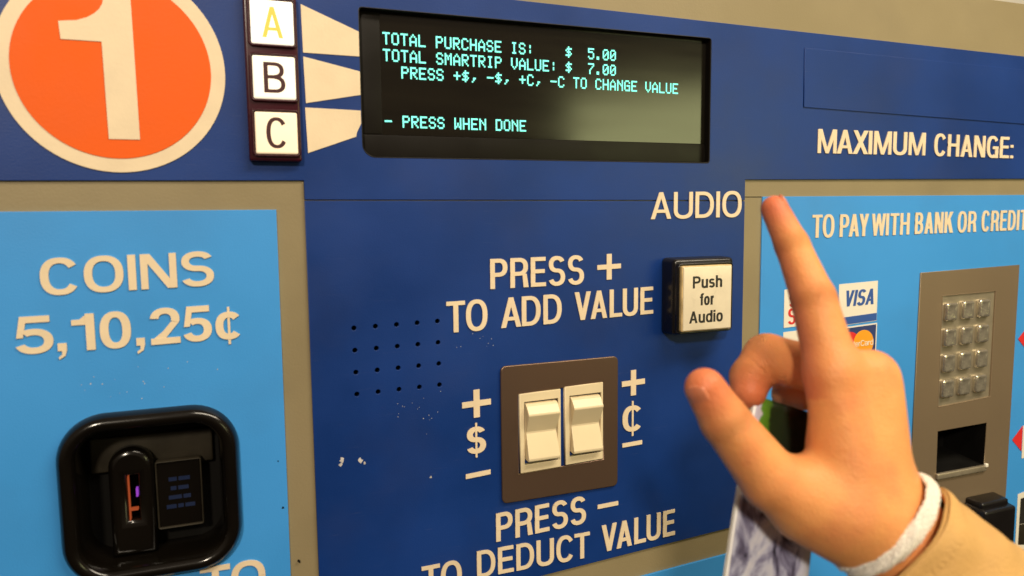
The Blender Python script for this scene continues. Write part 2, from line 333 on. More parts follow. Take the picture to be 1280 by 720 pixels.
# cabinet: open-fronted box and the beige face plate that shows as trim
u0, u1, v0, v1, d = -430, 1060, -1400, 199, 560
vs_ = [V(u0, v0, -2.2), V(u1, v0, -2.2), V(u1, v1, -2.2), V(u0, v1, -2.2), V(u0, v0, -d), V(u1, v0, -d), V(u1, v1, -d), V(u0, v1, -d)]
mesh_obj('cabinet', vs_, [(0, 4, 5, 1), (1, 5, 6, 2), (2, 6, 7, 3), (3, 7, 4, 0), (4, 7, 6, 5)], MT['trim'], fm)
curve_plate('face_plate', rrect(u0, v0, u1, v1, 4), [DISP, rrect(-99, -231, 2.5, -122.5, 27), [(640, -300), (728, -300), (728, -78), (640, -78)],
            [(78, -130), (148, -130), (148, -72), (78, -72)]], -0.6, 2.0, MT['trim'], fm, bevel=.5)
# painted panels, each its own plate, a thin joint between them
curve_plate('upper_panel', [(-425, 20.4), (53.0, 23.6), (53.0, 10.9), (412.4, 9.2), (412.4, 26.5), (756, 29.5), (1055, 31), (1055, 146), (745.7, 148.6), (204, 154.0), (-110, 157.6), (-425, 160)],
            [DISP], 1.2, 2.2, MT['navy_top'], fm, bevel=.25, label='dark blue upper band around the display window')
curve_plate('center_panel', [(53.0, 10.1), (412.4, 8.4), (412.6, -275.3), (53.2, -294.0)], HOLES_C, 1.2, 2.2, MT['navy'], fm, bevel=.25,
            label='dark blue middle panel with the rocker switches')
curve_plate('coin_panel', [(-425, 4.3), (34.6, 4.3), (33.6, -620), (-425, -620)], [rrect(-98.5, -230.5, 2, -123, 27)], 1.2, 2.2, MT['sky'], fm, bevel=.25,
            label='light blue panel around the coin slot')
curve_plate('payment_panel', [(431.5, 12.2), (1055, 14.4), (1055, -620), (431.0, -620)], [[(641, -299), (727, -299), (727, -79), (641, -79)]], 1.2, 2.2, MT['sky'], fm, bevel=.25,
            label='light blue panel around the keypad')
curve_plate('lower_panel', [(53.2, -315.5), (413, -298.8), (413, -620), (53.2, -620)], [], 1.2, 2.2, MT['sky'], fm, bevel=.25, label='light blue panel below the dark blue middle panel')
# outlined insert at the upper right (a plate set into the band)
curve_plate('message_plate', [(471, 138.0), (471.8, 88.5), (751, 83.2), (930, 80), (930, 134)], [], 2.1, 1.0, MT['navy_top'], fm, bevel=.2)
# joint line across the beige trim at the payment panel's corner
block('trim_joint', 413.4, 11.7, 431.0, 12.3, -.7, -.35, MT['shelf'], fm, bev=0)

# ---- number disc
em = curve_plate('number_disc', circ(-55.6, 90.3, 62.6), [], 1.9, .6, MT['cream'], fm, bevel=.15, label='orange disc with a cream ring and the numeral 1')
curve_plate('disc_face', circ(-55.6, 90.3, 54.2), [], 2.3, .35, MT['orange'], em, bevel=.1)
flag = [(-61.0, 47.7), (-43.8, 47.7), (-44.6, 131.2), (-59.2, 131.2), (-60.0, 127.5), (-61.8, 124.2), (-64.6, 121.4), (-68.6, 118.8), (-74, 116.8), (-83.6, 115.6), (-83.0, 105.2), (-61.6, 105.2)]
curve_plate('digit', flag, [], 2.75, .4, MT['cream'], em, bevel=.12)

# ---- lettering on the panels: (word, u0, u1, baseline0, baseline1, cap height)
A = lambda *a, **k: (a, k)
L = lambda ws, lab, **k: lettering(ws, parent=fm, z0=1.25, h=k.pop('h', .7), label='cream raised lettering reading '+lab, **k)
wide = dict(sv=.205, sh=.155, gap=.115)
L([A('COINS', -102.5, -5.5, -46.0, -43.9, 22.0, **wide)], 'COINS')
L([A('5', -117.6, -97.8, -80.9, -80.7, 22.6, sv=.215, sh=.165), A(',', -95.8, -91.0, -80.4, -80.4, 22, sv=.22, sh=.19), A('10', -87.8, -55.4, -81.0, -80.6, 22.6, sv=.215, sh=.165, gap=.12),
   A(',', -52.8, -48.2, -80.2, -80.2, 22, sv=.22, sh=.19), A('25', -44.4, -8.4, -80.4, -79.6, 22.8, sv=.215, sh=.165, gap=.08), A('¢', -6.2, 10.2, -82.4, -82.2, 22.8, sv=.21, sh=.165)], '5, 10, 25 cents')
L([A('P', -53, -38.8, -256.5, -256.5, 22, sv=.215, sh=.165), A('TO', -23.4, 17.6, -254.2, -254.8, 22.2, sv=.2, sh=.16, gap=.06)], 'TO under the coin slot')
L([A('PRESS', 183.8, 260.9, -55.4, -54.9, 22.3), A('+', 272.6, 293.6, -53.6, -53.0, 22, sv=.20, sh=.17)], 'PRESS +')
L([A('TO', 149.7, 181.2, -85.9, -85.5, 22.8), A('ADD', 191.9, 241.8, -85.1, -84.2, 22.6), A('VALUE', 252.9, 323.4, -83.2, -81.7, 22.0)], 'TO ADD VALUE')
L([A('AUDIO', 320.6, 408.6, -5.6, -4.6, 21.4, gap=.115)], 'AUDIO')
L([A('+', 160.4, 183.0, -152.4, -151.6, 22.9, sv=.21, sh=.19)], '+ left of the switches')
L([A('$', 163.4, 178.6, -180.8, -180.6, 24.4, sv=.19, sh=.14)], 'the dollar sign')
L([A('-', 162.3, 182.0, -206.6, -205.4, 22, sv=.2, sh=.16)], 'minus left of the switches')
L([A('+', 294.9, 316.2, -148.9, -148.1, 22.6, sv=.21, sh=.19)], '+ right of the switches')
L([A('¢', 295.6, 314.4, -180.4, -180.0, 26.8, sv=.18, sh=.13)], 'the cent sign')
L([A('-', 295.6, 314.0, -199.3, -198.6, 22, sv=.2, sh=.15)], 'minus right of the switches')
L([A('PRESS', 185.8, 262.5, -250.4, -247.7, 22.4), A('-', 273.1, 291.9, -247.4, -246.9, 22, sv=.2, sh=.15)], 'PRESS -')
L([A('TO', 126.9, 157.8, -281.5, -281.2, 22), A('DEDUCT', 169.9, 266.0, -281.0 + 4.6, -277.0, 21.2), A('VALUE', 276.8, 346.5, -275.2, -271.9, 22.4)], 'TO DEDUCT VALUE')
L([A('MAXIMUM', 488.3, 616.3, 49.8, 50.1, 20.8, sv=.2), A('CHANGE:', 627.6, 735.2, 49.9, 49.4, 20.6, sv=.2)], 'MAXIMUM CHANGE')
sm = dict(sv=.175, sh=.12, gap=.09)
L([A('TO', 485.0, 510.0, -24.0, -23.9, 20.2, **sm), A('PAY', 516.2, 550.2, -23.9, -23.7, 20.2, **sm), A('WITH', 554.0, 600.6, -23.7, -23.3, 20.1, **sm), A('BANK', 607.4, 657.0, -23.1, -22.7, 20.1, **sm),
   A('OR', 663.2, 688.6, -22.7, -22.4, 20.1, **sm), A('CREDIT', 696.0, 761.5, -22.3, -21.7, 20.1, **sm)], 'TO PAY WITH BANK OR CREDIT', h=.5)

# ---- pointers from the lettered buttons to the display
for pts in ([(55.2, 137.6), (55.6, 106.8), (92.4, 106.6), (92.4, 123.0)], [(55.6, 104.3), (56.2, 74.2), (92.4, 81.2), (92.4, 96.8)], [(55.6, 71.4), (56.4, 41.6), (88.6, 53.2), (89.2, 56), (92.2, 62), (92.2, 70.8)]):
    curve_plate('pointer_wedge', pts, [], 1.65, .4, MT['cream'], fm, bevel=.1)

# ---- display window
db = bpy.data.objects.new('display', None)
bezel_prof = [(0.0, 1.9), (0.9, 1.9), (1.4, 1.2), (1.6, -1.0), (1.8, -11.5)]
def sweep(name, outer, prof, m, parent, smooth=True, close_back=None):
    """profile (inset, z) swept round a closed outline (inset along the outline's inward normal)"""
    n = len(outer); vs2, fs2 = [], []
    ar = sum(outer[i][0]*outer[(i+1) % n][1]-outer[(i+1) % n][0]*outer[i][1] for i in range(n))
    if ar < 0: outer = outer[::-1]
    nr = []
    for i in range(n):
        a, b = Vector(outer[i-1]), Vector(outer[(i+1) % n]); t = (b-a).normalized(); nr.append((-t.y, t.x))
    for (q, z) in prof:
        for i in range(n): vs2.append(V(outer[i][0]+nr[i][0]*q, outer[i][1]+nr[i][1]*q, z))
    for k in range(len(prof)-1):
        for i in range(n):
            j = (i+1) % n; fs2.append((k*n+i, k*n+j, (k+1)*n+j, (k+1)*n+i))
    return mesh_obj(name, vs2, fs2, m, parent, smooth)
dispm = sweep('display_window', rrect(92.2, 38.9, 376.8, 139.9, 3.0, bl=9.5), [(0, 1.0), (0.5, 1.35), (0.9, 1.3), (1.3, .7), (1.5, -3), (1.6, -5.4)], MT['mask'], fm)
dispm['label'] = 'recessed black display window with four lines of teal characters'
mesh_obj('display_glass', [V(93, 39, -5.0), V(376.4, 39, -5.0), V(376.4, 140, -5.0), V(93, 140, -5.0)], [(0, 1, 2, 3)], MT['glass'], dispm)
block('display_ledge', 93.9, 40.4, 375.2, 55.6, -4.95, -4.7, MT['mask'], dispm, bev=.5)
block('display_mask', 93.9, 56.2, 108.0, 138.4, -4.95, -4.6, MT['mask'], dispm, bev=.3)
FONT = {'T': '1F 04 04 04 04 04 04', 'O': '0E 11 11 11 11 11 0E', 'A': '04 0A 11 11 1F 11 11', 'L': '10 10 10 10 10 10 1F', 'P': '1E 11 11 1E 10 10 10',
 'U': '11 11 11 11 11 11 0E', 'R': '1E 11 11 1E 14 12 11', 'C': '0E 11 10 10 10 11 0E', 'H': '11 11 11 1F 11 11 11', 'S': '0E 11 10 0E 01 11 0E', 'E': '1F 10 10 1E 10 10 1F',
 'I': '0E 04 04 04 04 04 0E', ':': '00 04 04 00 04 04 00', '$': '04 0F 14 0E 05 1E 04', '5': '1F 10 1E 01 01 11 0E', '.': '00 00 00 00 00 0C 0C', '0': '0E 11 13 15 19 11 0E',
 '7': '1F 01 02 04 08 08 08', 'M': '11 1B 15 15 11 11 11', 'V': '11 11 11 11 11 0A 04', '+': '00 04 04 1F 04 04 00', ',': '00 00 00 00 06 04 08', '-': '00 00 00 1F 00 00 00',
 'G': '0E 11 10 17 11 11 0F', 'N': '11 19 15 13 11 11 11', 'W': '11 11 11 15 15 1B 11', 'D': '1E 11 11 11 11 11 1E'}
def dotline(s, row, lab):
    vs2, fs2 = [], []; pu, pd, pv = 6.42, 1.03, 1.2
    for c, ch in enumerate(s):
        if ch == ' ': continue
        for r_, hx in enumerate(FONT[ch].split()):
            b = int(hx, 16)
            for k in range(5):
                if b >> (4-k) & 1:
                    x = 109.7 + (c*pu + k*pd)*.9863; y = 125.5 - (row*11.4 + r_*pv)*.9863; q = len(vs2); a, e = .56, .58
                    vs2 += [V(x, y-e*2, -4.8), V(x+a*2, y-e*2, -4.8), V(x+a*2, y, -4.8), V(x, y, -4.8)]; fs2.append((q, q+1, q+2, q+3))
    o_ = mesh_obj('text_line', vs2, fs2, MT['vfd'], dispm); o_['label'] = lab
dotline('TOTAL PURCHASE IS:    $  5.00', 0, 'teal dot-matrix line TOTAL PURCHASE IS: $ 5.00')
dotline('TOTAL SMARTRIP VALUE: $  7.00', 1, 'teal dot-matrix line TOTAL SMARTRIP VALUE: $ 7.00')
dotline('  PRESS +$, -$, +C, -C TO CHANGE VALUE', 2, 'teal dot-matrix line PRESS +$, -$, +C, -C TO CHANGE VALUE')
dotline('- PRESS WHEN DONE', 5, 'teal dot-matrix line - PRESS WHEN DONE')

# ---- lettered push buttons
hb = block('button_housing', 19.2, 35.6, 51.8, 141.5, 0, 7.5, MT['maroon'], fm, bev=1.6, label='dark housing with red glow in its colour, holding the A, B and C buttons')
for v0_, v1_, lt, ch, im in ((109.4, 136.4, 'litA', 'A', 'yink'), (75.0, 101.9, 'litB', 'B', 'maroonink'), (40.2, 66.7, 'litC', 'C', 'maroonink')):
    sweep('button_rim', rrect(21.2, v0_-2.0, 51.2, v1_+2.0, 3), [(0, 7.4), (.3, 9.2), (.9, 9.6), (1.4, 9.0), (1.5, 7.6)], MT['maroon'], hb)
    bt = block('push_button', 23.3, v0_, 49.5, v1_, 4, 9.2, MT[lt], hb, bev=1.3, label='lit square button marked '+ch)
    cx = 36.4; w2 = {'A': 6.4, 'B': 6.6, 'C': 6.4}[ch]
    P = word(ch, cx-w2, cx+w2, v0_+(v1_-v0_)*.14, v0_+(v1_-v0_)*.14, 19.2, sv=.14 if ch != 'A' else .13, sh=.115)
    prisms('letter', P, MT[im], hb, 9.15, .12, .01)

# ---- speaker perforations
cup = None
for i in range(5):
    for j in range(4):
        if cup is None:
            n = 14; vs2 = [(math.cos(2*math.pi*k/n)*.0019, -.0010, math.sin(2*math.pi*k/n)*.0019) for k in range(n)]
            vs2 += [(x, .006, z) for x, y, z in vs2]
            cup = mesh_obj('speaker_hole', vs2, [(k, k+n, (k+1) % n+n, (k+1) % n) for k in range(n)] + [tuple(range(n, 2*n))], MT['dark'], fm); o_ = cup
        else:
            o_ = cup.copy(); COL.objects.link(o_)
        o_.location = V(83.0+i*15.0+j*.2, -78.0+i*.28-j*15.65, 0)

# ---- audio button
ah = block('audio_button_housing', 331.0, -98.6, 390.0, -36.4, 0, 18.8, MT['black'], fm, bev=4.5, seg=5, label='black square housing of the audio button', taper=.8)
sweep('button_rim', rrect(333.2, -97.4, 386.4, -40.0, 4), [(0, 17.6), (.5, 21.3), (1.4, 21.9), (2.3, 21.0), (2.4, 17)], MT['black'], ah)
block('push_button', 335.6, -95.0, 383.2, -42.4, 14, 24.2, MT['capm2'], ah, bev=1.5, label='yellowed square cap')
block('cap_label', 336.6, -94.0, 382.2, -43.4, 23, 24.75, MT['capm'], ah, bev=.7, label='cream face reading Push for Audio')
tx = dict(sv=.205, sh=.17, gap=.09)
lettering([A('Push', 345.2, 373.0, -60.4, -60.2, 9.6, **tx), A('for', 352.0, 365.6, -74.2, -74.0, 9.6, **tx), A('Audio', 342.2, 374.2, -88.2, -88.0, 9.6, **tx)], MT['ink'], ah, z0=24.72, h=.08, label='dark printed words Push for Audio')

# ---- switch plate
sp = curve_plate('switch_plate', rrect(190.6, -220.5, 290.6, -113.9, 4.2, 6), [[(204.5, -198.6), (277.4, -196.8), (277.2, -133.6), (204.3, -136.6)]], 3.4, 2.2, MT['steel'], fm, bevel=.7, label='brushed steel plate holding two ivory rocker switches')
for (a, b, c0, c1, pa, pb, pv0, pv1) in ((205.4, 239.6, -198.2, -136.3, 209.9, 236.2, -188.6, -143.9), (243.4, 276.6, -196.7, -134.3, 248.0, 273.6, -187.2, -142.9)):
    fr = curve_plate('switch_frame', [(a, c0), (b, c0+.9), (b-.2, c1+.8), (a-.2, c1)], [[(pa-.9, pv0-3.2), (pb+.9, pv0-2.8), (pb+.9, pv1+1.4), (pa-.9, pv1+1.1)]], 4.6, 4.5, MT['ivory'], sp, bevel=.5)
    mesh_obj('switch_well', [V(pa-1.4, pv0-3.6, -.5), V(pb+1.4, pv0-3.6, -.5), V(pb+1.4, pv1+1.8, -.5), V(pa-1.4, pv1+1.8, -.5)], [(0, 1, 2, 3)], MT['dark'], sp)
    H = pv1-pv0
    prof = [(1.0, 2.0), (.985, 4.8), (.955, 6.6), (.84, 10.8), (.81, 11.1), (.50, 4.6), (.47, 4.5), (.06, 10.6), (.02, 10.4), (.0, 9.4), (.012, 2.0)]
    vs2 = [V(pa + (0.5 if 4 < k < 7 else 0), pv0+H*t_, z) for k, (t_, z) in enumerate(prof)] + [V(pb - (0.5 if 4 < k < 7 else 0), pv0+H*t_, z) for k, (t_, z) in enumerate(prof)]
    n = len(prof)
    rk = mesh_obj('rocker', vs2, [(i, i+1, n+i+1, n+i) for i in range(n-1)] + [tuple(range(n))[::-1], tuple(range(n, 2*n))], MT['ivory'], sp)
    bm = bmesh.new(); bm.from_mesh(rk.data); bmesh.ops.recalc_face_normals(bm, faces=bm.faces); bm.to_mesh(rk.data); bm.free()
    md = rk.modifiers.new('b', 'BEVEL'); md.width = .0005; md.segments = 2; md.limit_method = 'ANGLE'

# ---- coin slot
cs = sweep('coin_slot', rrect(-101.4, -232.2, 4.6, -121.2, 29, 12), [(0, .6), (.4, 4), (1.6, 7.4), (3.6, 9.6), (6.2, 10.3), (8.6, 9.4), (10.2, 7.0), (11.2, 3.5), (12.0, -2), (13.2, -24)], MT['gloss'], fm)
cs['label'] = 'glossy black rounded bezel of the coin slot'
mesh_obj('slot_back', [V(-95, -228, -23.5), V(-2, -228, -23.5), V(-2, -126, -23.5), V(-95, -126, -23.5)], [(0, 1, 2, 3)], MT['dark'], cs)
block('slot_shelf', -86, -166, -12, -143, -23.4, -18.5, MT['shelf'], cs, bev=1.5)
# rounded post with the slit for the coins
n = 24; pts = [(math.cos(R(180*i/n)), math.sin(R(180*i/n))) for i in range(n+1)]
ou = [(-61.5+13.2*x, -160.5+12.6*y) for x, y in pts] + [(-74.7, -219), (-48.3, -219)]
curve_plate('coin_guide', ou, [[(-64.4, -196), (-57.6, -196), (-57.6, -166), (-64.4, -166)]], -5.0, 14, MT['gloss'], cs, bevel=4.0)
block('slot_light', -63.9, -197, -63.2, -167, -12, -7.6, MT['redlit'], cs, bev=0)
block('slot_light', -63.0, -190, -58.6, -188.8, -12, -8.0, MT['redlit'], cs, bev=0)
block('slot_light', -59.4, -181, -58.2, -175.5, -12, -8.0, MT['purplelit'], cs, bev=0)
bx = sweep('instruction_window', rrect(-47.6, -206, -19.6, -160.2, 1.5, 3), [(0, -16), (0, -9.4), (.3, -9.0), (.8, -9.4), (1, -11)], MT['shelf'], cs)
mesh_obj('window_screen', [V(-46.5, -205, -10.8), V(-20.8, -205, -10.8), V(-20.8, -161.5, -10.8), V(-46.5, -161.5, -10.8)], [(0, 1, 2, 3)], MT['gloss'], cs)
prisms('window_text', [rc(a, b, a+w, b+2.6) for b, ws in ((-174.4, ((-40, 5), (-34, 7))), (-180.6, ((-39, 3.5), (-34.4, 6.4))), (-186.8, ((-40.5, 8), (-31.5, 4.6))), (-193, ((-42, 6), (-35, 3.4), (-30.6, 6)))) for a, w in ws], MT['bluelit'], cs, -10.7, .1)

# ---- keypad plate, keypad, card opening, reader
kp = curve_plate('keypad_plate', [(617.0, -59.9), (752.8, -57.0), (751.6, -335), (614.4, -335)], [KEYH, OPEN], 2.6, 1.6, MT['steel2'], fm, bevel=.3, label='bronze coloured steel plate with keypad and card opening')
curve_plate('keypad', [(645.8, -194), (720.8, -190.8), (721, -81.4), (645.8, -82.6)], [], 1.6, 3.0, MT['steel3'], kp, bevel=.3)
sweep('keypad_rim', KEYH, [(-.4, 2.7), (.2, 3.0), (.8, 2.6), (.9, 1.4)], MT['steel2'], kp, smooth=False)
key = None
for i in range(3):
    for j in range(4):
        uc = 657.2 + i*22.6; vc = -99.4 - j*25.3 + i*.55
        if key is None:
            bm = bmesh.new(); w_, h_ = 7.6, 9.0; rows = []
            for (ins, z) in ((0, 0), (.3, 3.2), (1.0, 4.2), (1.9, 4.5), (3.6, 4.0)):
                ring_ = []
                for cx, cy, a in ((1, 1, 0), (-1, 1, 90), (-1, -1, 180), (1, -1, 270)):
                    for k in range(4):
                        r_ = max(.6, 2.0-ins*.4); t_ = R(a+30*k); ring_.append(bm.verts.new(((cx*(w_-ins-r_)+r_*math.cos(t_))/1000, -z/1000, (cy*(h_-ins-r_)+r_*math.sin(t_))/1000)))
                rows.append(ring_)
            for a_, b_ in zip(rows, rows[1:]):
                for k in range(16): bm.faces.new((a_[k], a_[(k+1) % 16], b_[(k+1) % 16], b_[k]))
            bm.faces.new(rows[-1])
            me = bpy.data.meshes.new('key'); bm.to_mesh(me); bm.free(); me.materials.append(MT['keym'])
            for p in me.polygons: p.use_smooth = True
            key = bpy.data.objects.new('key', me); COL.objects.link(key); key.parent = kp; o_ = key
        else:
            o_ = key.copy(); COL.objects.link(o_)
        o_.location = V(uc, vc, 1.6)
# opening: dark chute with a lit lip
a, b, c_, d_ = 648.9, 717.0, -261.2, -217.0
mesh_obj('card_opening', [V(a, c_, 2), V(b, c_, 2), V(b, d_, 2), V(a, d_, 2), V(a, c_+6, -45), V(b, c_+6, -45), V(b, d_, -45), V(a, d_, -45)],
         [(0, 1, 5, 4), (1, 2, 6, 5), (2, 3, 7, 6), (3, 0, 4, 7), (4, 5, 6, 7)], MT['dark'], kp)
block('opening_lip', a-.5, c_-5.5, b+.5, c_+.6, 1.0, 5.2, MT['steel3'], kp, bev=1.4)
o_ = block('white_corner_spot', 714.5, -262.5, 718.5, -258.5, 3.0, 6.4, MT['white'], kp, bev=1.2)  # small white block at the lower right corner of the opening
rd = block('card_reader', 688, -380, 737, -296, 2, 26, MT['black'], fm, bev=3, taper=2.5, label='black protruding card reader under the card opening')
block('reader_hood', 692, -301, 733, -291.0, 2, 20, MT['black'], rd, bev=2.5, taper=1.5)

# ---- payment stickers
def sticker(nm, pts, z, m, par, lab=None): return curve_plate(nm, pts, [], z, .3, m, par, bevel=.05, label=lab)
s1 = sticker('card_logo_sticker', [(518.4, -104.8), (564.4, -102.6), (564.2, -65.2), (518.0, -66.6)], 1.6, MT['white'], fm, 'white sticker with slanted blue letters VISA and a blue bar')
sticker('sticker_bar', [(518.9, -104.4), (564.1, -102.2), (564.1, -95.2), (518.9, -97.4)], 1.72, MT['vblue'], s1)
lettering([A('VISA', 524.2, 559.6, -87.4, -86.8, 14.6, sv=.21, sh=.15, gap=.06, slant=.16)], MT['vblue'], s1, z0=1.6, h=.15, label='dark blue letters VISA')
s2 = sticker('card_logo_sticker', [(518.4, -141.4), (565.0, -138.8), (565.2, -104.6), (518.4, -106.6)], 1.6, MT['white'], fm, 'dark blue sticker with overlapping red and orange circles')
sticker('sticker_field', [(519.6, -140.2), (563.8, -137.8), (563.9, -105.9), (519.6, -107.8)], 1.72, MT['mblue'], s2)
sticker('sticker_circle', circ(532.6, -123.2, 12.2, 48), 1.84, MT['red'], s2)
sticker('sticker_circle', circ(549.0, -122.4, 12.2, 48), 1.96, MT['yellow'], s2)
lettering([A('MasterCard', 522.8, 560.6, -125.4, -124.8, 5.2, sv=.14, sh=.12, gap=.06)], MT['white'], s2, z0=2.0, h=.12)
s3 = sticker('card_logo_sticker', [(456.4, -102.4), (502, -100.6), (502, -66.8), (456.4, -68.6)], 1.6, MT['white'], fm, 'white sticker with red letters beside the finger')
lettering([A('S', 461.8, 469, -84.0, -84, 11.5, sv=.18, sh=.14), A('S', 460.8, 469.5, -99.6, -99.6, 14, sv=.18, sh=.13)], MT['red'], s3, z0=1.6, h=.15)
s4 = sticker('card_logo_sticker', [(456.4, -142), (502, -140), (502, -104.4), (456.4, -106.2)], 1.6, MT['white'], fm, 'white sticker mostly hidden by the hand')
# red arrow marks and pictured instruction at the far right
for (pts, lab) in (([(758.2, -133.6), (774, -119.5), (790, -133), (774, -148)], 'red diamond mark beside the keypad plate'), ([(758.0, -240.0), (773, -226.5), (773, -254)], 'red triangle mark beside the card opening')):
    sticker('red_arrow', pts, 1.7, MT['red'], fm, lab)
sticker('arrow_tail', [(774, -226.5), (800, -229), (800, -262), (774, -262)], 1.6, MT['white'], fm)
s5 = sticker('instruction_picture', [(771.8, -361.5), (830, -371), (830, -292), (771.8, -300.4)], 1.7, MT['white'], fm, 'white framed instruction picture at the right edge')
sticker('picture_print', [(776, -334), (826, -338), (826, -300), (776, -306)], 1.82, MT['ink'], s5)
sticker('picture_print', [(776, -357), (826, -364), (826, -338.4), (776, -334.4)], 1.82, MT['shelf'], s5)

# ---- paint chips on the middle panel
def chip(cu, cv, r, seed):
    rg = random.Random(seed); return [(cu+r*(.5+.8*rg.random())*math.cos(R(a)), cv+r*(.5+.8*rg.random())*math.sin(R(a))*1.2) for a in range(0, 360, 40)]
P = [chip(71.8, -170.8, 1.8, 1), chip(70.8, -174.2, 1.2, 5), chip(84.4, -172.6, 1.6, 2), chip(87.4, -175.0, 1.1, 7), chip(135.6, -192.2, .95, 3)]
for k in range(16): P.append(chip(random.uniform(110, 150), random.gauss(-142, 8), random.uniform(.15, .38), 20+k))
for k in range(9): P.append(chip(random.uniform(155, 190), random.gauss(-96, 3), random.uniform(.12, .34), 60+k))
for k in range(18): P.append(chip(random.uniform(-85, 5), random.gauss(-103, 5), random.uniform(.15, .40), 90+k))
o_ = prisms('paint_chips', P, MT['chip'], fm, 1.2, .06, .01); tag(o_, kind='stuff')
o_ = prisms('paint_nicks', [chip(31, -199, .9, 3), chip(40, -239, 1.1, 4), chip(29, -166, .5, 6)], MT['dark'], fm, 1.2, .06, .01); tag(o_, kind='stuff')

# ================================================================== the person's right hand (joints: world mm and radius mm)
HAND = {
'palm': [[(265.4, -251.7, 1323.0, 12.0), (268.4, -265.8, 1262.6, 14.5)],
  [(286.3, -254.7, 1320.9, 12.0), (277.8, -265.4, 1260.5, 15.0)],
  [(293.8, -248.9, 1311.1, 11.0), (287.5, -262.9, 1258.1, 14.5)],
  [(305.2, -240.1, 1293.5, 9.5), (296.3, -257.9, 1256.4, 14.0)],
  [(273.7, -252.4, 1286.5, 15.0), (278.3, -263.6, 1258.2, 16.0)],
  [(251.6, -251.0, 1259.6, 15.0), (276.1, -263.8, 1248.9, 18.0)],
  [(276.5, -263.0, 1258.3, 16.0), (284.6, -265.3, 1245.3, 16.5)],
  [(290.0, -261.6, 1259.6, 14.5), (298.7, -263.9, 1249.1, 15.0)],
  [(284.6, -265.3, 1245.3, 16.5), (328.3, -287.5, 1196.5, 20.0)],
  [(298.7, -263.9, 1249.1, 15.0), (348.7, -284.8, 1194.5, 20.0)]],
'index': [(266.1, -252.0, 1323.0, 12.4), (266.3, -237.7, 1357.2, 10.5), (264.2, -224.3, 1383.1, 8.2), (261.0, -214.7, 1401.1, 6.8)],
'thumb': [(264.4, -260.3, 1259.2, 17.5), (233.1, -249.6, 1275.5, 14.2), (212.4, -241.8, 1304.0, 11.3), (202.7, -239.6, 1319.8, 9.3)],
'middle': [(282.7, -252.4, 1318.5, 11.5), (264.9, -207.3, 1323.2, 12.4), (254.3, -207.5, 1313.5, 10.6), (251.2, -210.2, 1307.1, 9.2)],
'ring': [(299.9, -247.3, 1308.2, 10.5), (280.6, -206.0, 1302.0, 8.2), (288.2, -198.1, 1282.3, 7.6), (291.1, -204.4, 1274.6, 6.8)],
'little': [(306.2, -240.8, 1291.5, 10.0), (303.2, -203.3, 1277.4, 7.6), (302.0, -199.1, 1262.6, 7.0), (300.0, -207.6, 1256.4, 6.5)],
}
NAILS = [(195.8, -245.6, 1324.7, 0.0), (261.5, -219.7, 1406.9, 0.0)]
CUFF = [(283.6, -263.9, 1255.5, 0.0), (288.3, -266.3, 1249.8, 0.0), (291.7, -268.0, 1246.0, 0.0), (360.3, -305.2, 1167.2, 0.0)]
LEAF = [(250.9, -215.6, 1306.3, 0.0), (209.2, -241.1, 1197.8, 0.0), (285.6, -252.5, 1186.8, 0.0), (298.0, -219.4, 1299.9, 0.0)]
CAMR = (0.93192, -0.36251, -0.01056)
def smin(a, b, k):
    h = np.clip(0.5+0.5*(b-a)/k, 0, 1); return b*(1-h)+a*h-k*h*(1-h)
def cone(P, a, b):
    pa = P - np.array(a[:3], np.float32); ba = np.array(b[:3], np.float32)-np.array(a[:3], np.float32)
    t = np.clip((pa@ba)/(ba@ba), 0, 1)
    return np.sqrt(((pa - t[..., None]*ba)**2).sum(-1)) - (a[3]+(b[3]-a[3])*t)
def surface_nets(F, org, h):
    S = F < 0; nx, ny, nz = F.shape
    idx = -np.ones((nx-1, ny-1, nz-1), np.int64)
    cor = [(i, j, k) for i in (0, 1) for j in (0, 1) for k in (0, 1)]
    sub = {c: S[c[0]:nx-1+c[0], c[1]:ny-1+c[1], c[2]:nz-1+c[2]] for c in cor}
    anyv = np.zeros(idx.shape, bool); allv = np.ones(idx.shape, bool)
    for c in cor: anyv |= sub[c]; allv &= sub[c]
    act = anyv & ~allv; cells = np.argwhere(act); idx[act] = np.arange(len(cells))
    acc = np.zeros((len(cells), 3)); cnt = np.zeros(len(cells))
    for a in range(3):
        for c in cor:
            if c[a]: continue
            d = list(c); d[a] = 1
            p = cells+np.array(c); q = cells+np.array(d)
            fp = F[p[:, 0], p[:, 1], p[:, 2]]; fq = F[q[:, 0], q[:, 1], q[:, 2]]
            m = (fp < 0) != (fq < 0); t = np.where(m, fp/np.where(m, fp-fq, 1), 0)
            pt = p.astype(float); pt[:, a] += t; acc[m] += pt[m]; cnt[m] += 1
    V_ = acc/cnt[:, None]*h + org; faces = []
    for a in range(3):
        b, c = (a+1) % 3, (a+2) % 3
        sl0 = [slice(None)]*3; sl1 = [slice(None)]*3; sl0[a] = slice(0, -1); sl1[a] = slice(1, None)
        ch = S[tuple(sl0)] != S[tuple(sl1)]
        e = np.argwhere(ch); e = e[(e[:, b] > 0) & (e[:, c] > 0) & (e[:, b] < F.shape[b]-1) & (e[:, c] < F.shape[c]-1)]
        ins = S[e[:, 0], e[:, 1], e[:, 2]]
        def g(db, dc):
            q = e.copy(); q[:, b] += db; q[:, c] += dc; return idx[q[:, 0], q[:, 1], q[:, 2]]
        f = np.stack([g(-1, -1), g(0, -1), g(0, 0), g(-1, 0)], 1); f[~ins] = f[~ins][:, ::-1]; faces.append(f)
    return V_, np.concatenate(faces)
